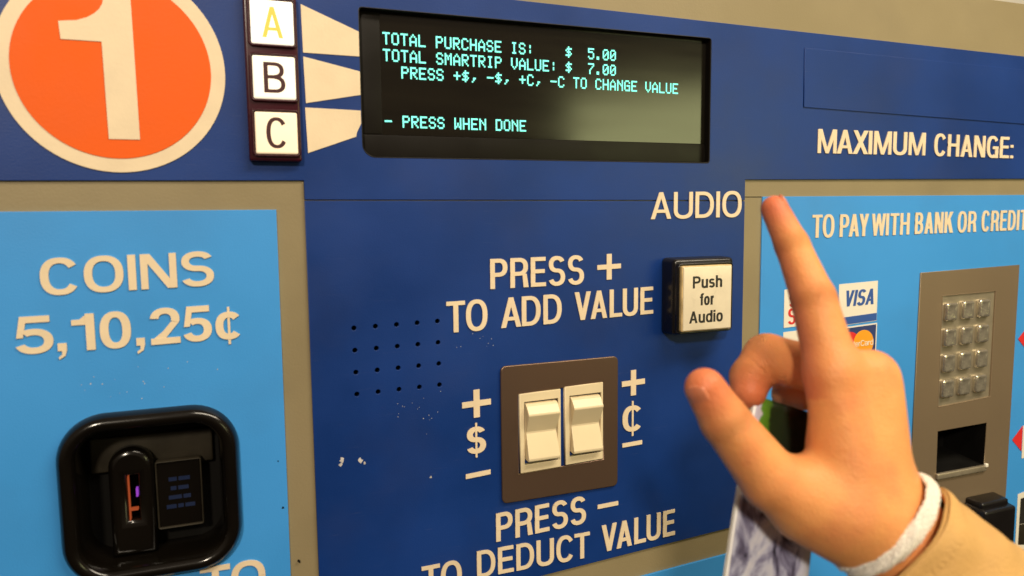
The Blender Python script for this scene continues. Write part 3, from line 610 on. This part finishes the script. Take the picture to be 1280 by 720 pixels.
def hand_field(P):
    palm = None
    for a, b in HAND['palm']:
        d = cone(P, a, b); palm = d if palm is None else smin(palm, d, 12.0)
    tot = palm
    for nm, kk in (('index', 7.0), ('middle', 6.0), ('ring', 6.0), ('little', 6.0), ('thumb', 13.0)):
        J = HAND[nm]; f = None
        for a, b in zip(J, J[1:]):
            d = cone(P, a, b); f = d if f is None else smin(f, d, 2.2)
        # knuckle fullness and pad of the fingertip
        f = smin(palm, f, kk); tot = smin(tot, f, 1.3)
    return tot
allp = np.array([q for s in HAND['palm'] for q in s]+[q for k in HAND if k != 'palm' for q in HAND[k]])
lo = allp[:, :3].min(0)-28; hi = allp[:, :3].max(0)+28; h_ = 1.25
nn = np.ceil((hi-lo)/h_).astype(int)
gx = [lo[i]+h_*np.arange(nn[i]) for i in range(3)]
F = np.empty(nn, np.float32)
for i in range(0, nn[0], 16):
    P = np.stack(np.meshgrid(gx[0][i:i+16], gx[1], gx[2], indexing='ij'), -1).astype(np.float32); F[i:i+16] = hand_field(P)
HV, HF = surface_nets(F, lo, h_)
person = bpy.data.objects.new('person', None); COL.objects.link(person); person.empty_display_size = .05
tag(person, 'right hand with raised index finger, white knit cuff and tan sleeve', 'person')
SKIN = mat('skin', (0.84, 0.360, 0.120), 0.48, var=0.07, vscale=28, bump=0.35, bscale=420, sss=0.2, spec=0.3)
nt = SKIN.node_tree; pb = nt.nodes['Principled BSDF']
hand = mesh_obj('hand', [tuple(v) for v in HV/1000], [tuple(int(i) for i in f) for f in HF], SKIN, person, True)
bm = bmesh.new(); bm.from_mesh(hand.data)
for _ in range(3): bmesh.ops.smooth_vert(bm, verts=bm.verts, factor=0.5, use_axis_x=True, use_axis_y=True, use_axis_z=True)
bmesh.ops.recalc_face_normals(bm, faces=bm.faces); bm.to_mesh(hand.data); bm.free()
for p in hand.data.polygons: p.use_smooth = True

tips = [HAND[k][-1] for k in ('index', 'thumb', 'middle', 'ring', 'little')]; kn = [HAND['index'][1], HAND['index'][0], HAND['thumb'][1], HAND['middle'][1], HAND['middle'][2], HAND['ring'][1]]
at = hand.data.attributes.new('flush_and_shade', 'FLOAT', 'POINT'); co = np.empty(len(hand.data.vertices)*3); hand.data.vertices.foreach_get('co', co); co = co.reshape(-1, 3)*1000
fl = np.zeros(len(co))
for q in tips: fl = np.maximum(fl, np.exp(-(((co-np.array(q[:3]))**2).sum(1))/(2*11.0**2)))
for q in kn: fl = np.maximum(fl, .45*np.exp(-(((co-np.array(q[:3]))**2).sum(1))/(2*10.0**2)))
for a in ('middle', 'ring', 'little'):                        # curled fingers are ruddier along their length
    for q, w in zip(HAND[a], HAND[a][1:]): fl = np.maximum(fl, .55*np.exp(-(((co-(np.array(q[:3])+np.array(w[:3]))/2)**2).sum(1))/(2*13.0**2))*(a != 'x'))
for J, s0 in ((HAND['index'], .60), (HAND['thumb'][1:], .35)):           # pinker underside, plus reddish side shade painted on the camera-left side
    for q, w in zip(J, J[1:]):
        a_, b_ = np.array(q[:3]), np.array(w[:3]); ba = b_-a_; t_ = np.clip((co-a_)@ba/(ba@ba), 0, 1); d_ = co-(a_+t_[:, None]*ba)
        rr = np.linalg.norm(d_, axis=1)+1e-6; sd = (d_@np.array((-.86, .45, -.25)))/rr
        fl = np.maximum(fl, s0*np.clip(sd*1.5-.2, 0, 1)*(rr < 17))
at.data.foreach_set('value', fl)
# skin folds: signed distance along the finger from each joint, and how strongly that joint wrinkles
def fold(J, k, w):
    a, q, c = np.array(J[k-1][:3]), np.array(J[k][:3]), (np.array(J[k+1][:3]) if k+1 < len(J) else None)
    ax = (q-a)/np.linalg.norm(q-a)
    if c is not None: ax = ax+(c-q)/np.linalg.norm(c-q); ax /= np.linalg.norm(ax)
    d = co-q; s = d@ax; r = np.sqrt(np.maximum(0, (d**2).sum(1)-s*s)); return s, w*np.exp(-(s/4.2)**2)*(r < 20)
cs_ = np.zeros(len(co)); cm_ = np.zeros(len(co))
for J, k, w in ((HAND['index'], 1, 1.0), (HAND['index'], 2, .9), (HAND['thumb'], 2, 1.0), (HAND['middle'], 1, .8), (HAND['middle'], 2, .8), (HAND['thumb'], 1, .35)):
    s, w_ = fold(J, k, w); u_ = w_ > cm_; cs_[u_] = s[u_]; cm_[u_] = w_[u_]
for nm_, ar in (('fold_s', cs_), ('fold_w', cm_)):
    q_ = hand.data.attributes.new(nm_, 'FLOAT', 'POINT'); q_.data.foreach_set('value', ar)
NN = nt.nodes; NL = nt.links
def nd(t, **k):
    n_ = NN.new(t)
    for a_, v_ in k.items(): setattr(n_, a_, v_)
    return n_
fs_ = nd('ShaderNodeAttribute', attribute_name='fold_s'); fw_ = nd('ShaderNodeAttribute', attribute_name='fold_w')
tcx = nd('ShaderNodeTexCoord'); nA = nd('ShaderNodeTexNoise'); nA.inputs['Scale'].default_value = 140; NL.new(tcx.outputs['Object'], nA.inputs['Vector'])
m1 = nd('ShaderNodeMath', operation='MULTIPLY_ADD'); NL.new(nA.outputs['Fac'], m1.inputs[0]); m1.inputs[1].default_value = 3.2; NL.new(fs_.outputs['Fac'], m1.inputs[2])
m2 = nd('ShaderNodeMath', operation='MULTIPLY'); NL.new(m1.outputs[0], m2.inputs[0]); m2.inputs[1].default_value = 2.7
m3_ = nd('ShaderNodeMath', operation='SINE'); NL.new(m2.outputs[0], m3_.inputs[0])
m4_ = nd('ShaderNodeMath', operation='ABSOLUTE'); NL.new(m3_.outputs[0], m4_.inputs[0])
m5_ = nd('ShaderNodeMath', operation='POWER'); NL.new(m4_.outputs[0], m5_.inputs[0]); m5_.inputs[1].default_value = .35
m6_ = nd('ShaderNodeMath', operation='SUBTRACT'); NL.new(m5_.outputs[0], m6_.inputs[0]); m6_.inputs[1].default_value = 1.0
m7_ = nd('ShaderNodeMath', operation='MULTIPLY'); NL.new(m6_.outputs[0], m7_.inputs[0]); NL.new(fw_.outputs['Fac'], m7_.inputs[1])
vr = nd('ShaderNodeTexVoronoi'); vr.inputs['Scale'].default_value = 950; NL.new(tcx.outputs['Object'], vr.inputs['Vector'])
nB = nd('ShaderNodeTexNoise'); nB.inputs['Scale'].default_value = 75; nB.inputs['Detail'].default_value = 5; NL.new(tcx.outputs['Object'], nB.inputs['Vector'])
a1 = nd('ShaderNodeMath', operation='MULTIPLY_ADD'); NL.new(vr.outputs['Distance'], a1.inputs[0]); a1.inputs[1].default_value = .16; NL.new(m7_.outputs[0], a1.inputs[2])
a2 = nd('ShaderNodeMath', operation='MULTIPLY_ADD'); NL.new(nB.outputs['Fac'], a2.inputs[0]); a2.inputs[1].default_value = .9; NL.new(a1.outputs[0], a2.inputs[2])
bpn = nd('ShaderNodeBump'); bpn.inputs['Strength'].default_value = .75; bpn.inputs['Distance'].default_value = .0015
NL.new(a2.outputs[0], bpn.inputs['Height']); NL.new(bpn.outputs['Normal'], pb.inputs['Normal'])
# blotchy colour: paler and ruddier patches
nC = nd('ShaderNodeTexNoise'); nC.inputs['Scale'].default_value = 46; nC.inputs['Detail'].default_value = 3; NL.new(tcx.outputs['Object'], nC.inputs['Vector'])
rC = nd('ShaderNodeMapRange'); rC.inputs['From Min'].default_value = .42; rC.inputs['From Max'].default_value = .72; rC.inputs['To Max'].default_value = .40; NL.new(nC.outputs['Fac'], rC.inputs['Value'])
MIXC = (rC, nC)
an = nt.nodes.new('ShaderNodeAttribute'); an.attribute_name = 'flush_and_shade'
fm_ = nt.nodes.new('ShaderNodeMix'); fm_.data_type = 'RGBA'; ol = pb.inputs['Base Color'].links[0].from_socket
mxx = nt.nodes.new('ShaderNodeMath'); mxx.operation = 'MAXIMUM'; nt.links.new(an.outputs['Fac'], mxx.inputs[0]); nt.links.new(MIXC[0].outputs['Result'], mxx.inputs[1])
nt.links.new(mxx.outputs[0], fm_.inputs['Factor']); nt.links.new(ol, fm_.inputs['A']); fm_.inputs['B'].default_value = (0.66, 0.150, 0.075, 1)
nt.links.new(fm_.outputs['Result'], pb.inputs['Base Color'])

# nails: thin curved shells lying on the finger ends
def nail(J, side, w, l):
    """J: last two joints, side: direction (world) the nail faces"""
    a, b = Vector(J[-2][:3]), Vector(J[-1][:3]); ax = (b-a).normalized(); s = Vector(side); s = (s-ax*s.dot(ax)).normalized(); t = ax.cross(s)
    r = J[-1][3]; vs2 = []; nu, nv = 9, 11
    for j in range(nv):
        y = j/(nv-1)
        for i in range(nu):
            x = i/(nu-1)*2-1
            wd = w*(1-.10*(1-y)**2) * (1 if 0.12 < y < .86 else math.sqrt(max(.12, 1-((y-.5)/.5)**2*.86)))
            ang = x*wd/r
            rr = r+.12 - r*.9*max(0, y-.5)**2
            c0 = b + ax*(-l*.42 + l*y)
            vs2.append(tuple((c0 + s*(math.cos(ang)*rr) + t*(math.sin(ang)*rr))/1000))
    fs2 = [(j*nu+i, j*nu+i+1, (j+1)*nu+i+1, (j+1)*nu+i) for j in range(nv-1) for i in range(nu-1)]
    o = mesh_obj('fingernail', vs2, fs2, NAIL, person, True); md = o.modifiers.new('s', 'SOLIDIFY'); md.thickness = .0005
    return o
NAIL = mat('fingernail', (0.68, 0.205, 0.10), 0.38, var=.05, spec=.4, sss=.2)
camv = Vector(CAMR)
nail(HAND['thumb'], (-0.80, -0.15, 0.45), 6.0, 11)
nail(HAND['index'], (0.65, -0.25, 0.45), 5.4, 10)

# cuff and sleeve: knit band and coat sleeve as thick tubes round the forearm
def tube(name, A0, B0, fr, nseg, nring, m, flat=0.82, wall=.0018):
    A0, B0 = Vector(A0), Vector(B0); ax = (B0-A0).normalized(); s = ax.cross(Vector((0, -1, 0.2))).normalized(); t = s.cross(ax)
    vs2 = []
    for j in range(nring+1):
        y = j/nring
        for i in range(nseg):
            a = 2*math.pi*i/nseg; r, sh_ = fr(a, y)
            vs2.append(tuple((A0 + ax*((B0-A0).length*y+sh_) + s*(math.cos(a)*r) + t*(math.sin(a)*r*flat))/1000))
    fs2 = [(j*nseg+i, j*nseg+(i+1) % nseg, (j+1)*nseg+(i+1) % nseg, (j+1)*nseg+i) for j in range(nring) for i in range(nseg)]
    o = mesh_obj(name, vs2, fs2, m, person, True); md = o.modifiers.new('s', 'SOLIDIFY'); md.thickness = wall; md.offset = 0
    return o
KNIT = mat('white_knit', (0.86, 0.80, 0.70), 0.9, var=.05, vscale=200, bump=.8, bscale=600)
COAT = mat('tan_coat_cloth', (0.62, 0.355, 0.115), 0.85, var=.08, vscale=50, bump=.6, bscale=900)
def fr_knit(a, y):
    r = 27.5 + .42*math.cos(a*48+math.sin(y*9)*2)*math.sin(y*38+1) + .3*math.sin(a*17+y*11) + .6*math.sin(3*a+1) + 2.2*max(0, math.sin(math.pi*min(1, y*1.1)))**.6 + .35*math.sin(y*9+a*4)
    return r, 1.0*math.sin(2*a+.6)
tube('cuff', CUFF[0][:3], CUFF[1][:3], fr_knit, 360, 30, KNIT, flat=.9)
def fr_coat(a, y):
    r = 31 + 9*y + 1.3*math.sin(2*a+y*9) + 1.0*math.sin(5*a-y*14) + .7*math.sin(a*3+y*31)
    if y < .02: r -= 2.2*(1-y/.02)
    return r, 1.8*math.sin(2*a+2)
tube('sleeve', CUFF[2][:3], CUFF[3][:3], fr_coat, 120, 150, COAT, flat=.9, wall=.003)
def fr_hem(a, y):
    r = 31.6 + 1.3*math.sin(2*a) + 1.0*math.sin(5*a) + .5*math.sin(math.pi*y); return r, 1.8*math.sin(2*a+2)
tube('sleeve_hem', CUFF[2][:3], tuple(np.array(CUFF[2][:3])+(np.array(CUFF[3][:3])-np.array(CUFF[2][:3]))*.09), lambda a, y: (fr_coat(a, max(y*.09, .02))[0]+.9*math.sin(math.pi*min(1, y*1.02))**.3+.15*math.sin(a*60)*(abs(y-.8) < .1), 1.8*math.sin(2*a+2)), 240, 14, COAT, flat=.9, wall=.002)
# leaflet held between thumb and curled fingers
TL, BL, BR, TR = [Vector(p[:3])/1000 for p in LEAF]
nrm = (TR-TL).cross(BL-TL).normalized()
if nrm.y > 0: nrm = -nrm
LM = bpy.data.materials.new('printed_leaflet'); LM.use_nodes = True; nt = LM.node_tree; N = nt.nodes; Lk = nt.links; p = N['Principled BSDF']; p.inputs['Roughness'].default_value = .28
tc = N.new('ShaderNodeTexCoord'); mp = N.new('ShaderNodeMapping'); mp.inputs['Scale'].default_value = (70, 70, 32); Lk.new(tc.outputs['Object'], mp.inputs['Vector'])
nz = N.new('ShaderNodeTexNoise'); nz.inputs['Scale'].default_value = 1; nz.inputs['Detail'].default_value = 7; nz.inputs['Roughness'].default_value = .62; nz.inputs['Distortion'].default_value = .8; Lk.new(mp.outputs['Vector'], nz.inputs['Vector'])
cr = N.new('ShaderNodeValToRGB'); el = cr.color_ramp.elements; cr.color_ramp.interpolation = 'LINEAR'
for i, (ps, c) in enumerate(((.33, (.015, .018, .028)), (.38, (.12, .11, .19)), (.45, (.33, .33, .50)), (.50, (.62, .64, .80)), (.60, (.82, .82, .90)), (.68, (.50, .50, .64)))):
    e = el[i] if i < 2 else el.new(ps); e.position = ps; e.color = (*c, 1)
Lk.new(nz.outputs['Fac'], cr.inputs['Fac'])
sx = N.new('ShaderNodeSeparateXYZ'); Lk.new(tc.outputs['Object'], sx.inputs[0])
mr = N.new('ShaderNodeMapRange'); mr.inputs['From Min'].default_value = -.036; mr.inputs['From Max'].default_value = -.031; Lk.new(sx.outputs['Z'], mr.inputs['Value'])
n2 = N.new('ShaderNodeTexNoise'); n2.inputs['Scale'].default_value = 120; n2.inputs['Detail'].default_value = 5; Lk.new(tc.outputs['Object'], n2.inputs['Vector'])
c2 = N.new('ShaderNodeValToRGB'); e2 = c2.color_ramp.elements
for i, (ps, c) in enumerate(((.40, (.008, .016, .006)), (.50, (.035, .10, .012)), (.60, (.15, .33, .04)))):
    e = e2[i] if i < 2 else e2.new(ps); e.position = ps; e.color = (*c, 1)
Lk.new(n2.outputs['Fac'], c2.inputs['Fac'])
mx = N.new('ShaderNodeMix'); mx.data_type = 'RGBA'; Lk.new(mr.outputs['Result'], mx.inputs['Factor']); Lk.new(cr.outputs['Color'], mx.inputs['A']); Lk.new(c2.outputs['Color'], mx.inputs['B'])
# white margin along the left edge
zn = N.new('ShaderNodeTexNoise'); zn.inputs['Scale'].default_value = 160; Lk.new(tc.outputs['Object'], zn.inputs['Vector'])
xa = N.new('ShaderNodeMath'); xa.operation = 'MULTIPLY_ADD'; xa.inputs[1].default_value = .006; Lk.new(zn.outputs['Fac'], xa.inputs[0]); Lk.new(sx.outputs['X'], xa.inputs[2])
pic = mx; band = N.new('ShaderNodeValToRGB'); be = band.color_ramp.elements; band.color_ramp.interpolation = 'EASE'
for i, (ps, c) in enumerate(((.0, (.62, .60, .74)), (.24, (.66, .64, .76)), (.27, (.13, .32, .03)), (.40, (.10, .26, .02)), (.46, (.02, .035, .012)), (1, (.015, .02, .012)))):
    e = be[i] if i < 2 else be.new(ps); e.position = ps; e.color = (*c, 1)
xs = N.new('ShaderNodeMath'); xs.operation = 'MULTIPLY'; xs.inputs[1].default_value = 30; Lk.new(xa.outputs[0], xs.inputs[0]); Lk.new(xs.outputs[0], band.inputs['Fac'])
Lk.new(band.outputs['Color'], mx.inputs['B'])
m3 = N.new('ShaderNodeMapRange'); m3.inputs['From Min'].default_value = .0022; m3.inputs['From Max'].default_value = .0014; Lk.new(sx.outputs['X'], m3.inputs['Value'])
m4 = N.new('ShaderNodeMix'); m4.data_type = 'RGBA'; Lk.new(m3.outputs['Result'], m4.inputs['Factor']); Lk.new(mx.outputs['Result'], m4.inputs['A']); m4.inputs['B'].default_value = (.82, .80, .78, 1)
Lk.new(m4.outputs['Result'], p.inputs['Base Color'])
leaf = bpy.data.objects.new('leaflet', None); COL.objects.link(leaf); leaf.location = TL; leaf.empty_display_size = .02
ex = (TR-TL).normalized(); ez = -(BL-TL).normalized(); ey = ez.cross(ex).normalized(); ex = ey.cross(ez)
leaf.matrix_world = Matrix.Translation(TL) @ Matrix((ex, ey, ez)).transposed().to_4x4()
tag(leaf, 'glossy printed leaflet in white, lavender and green held between thumb and fingers', 'leaflet')
Wd_, Hd_ = (TR-TL).length, (BL-TL).length
def page(nm, off, m, bow):
    vs2 = []; nx_, nz_ = 12, 20
    for j in range(nz_+1):
        for i in range(nx_+1):
            x = i/nx_; z = j/nz_
            vs2.append((x*Wd_, off + bow*math.sin(math.pi*x)*.001 + .0012*math.sin(z*4), -z*Hd_))
    o = mesh_obj(nm, vs2, [(j*(nx_+1)+i, j*(nx_+1)+i+1, (j+1)*(nx_+1)+i+1, (j+1)*(nx_+1)+i) for j in range(nz_) for i in range(nx_)], m, leaf, True)
    md = o.modifiers.new('s', 'SOLIDIFY'); md.thickness = .0003
    return o
page('cover', 0, LM, 1.2); page('page', .0009, MT['white'], .6); page('page', .0016, MT['white'], .2)
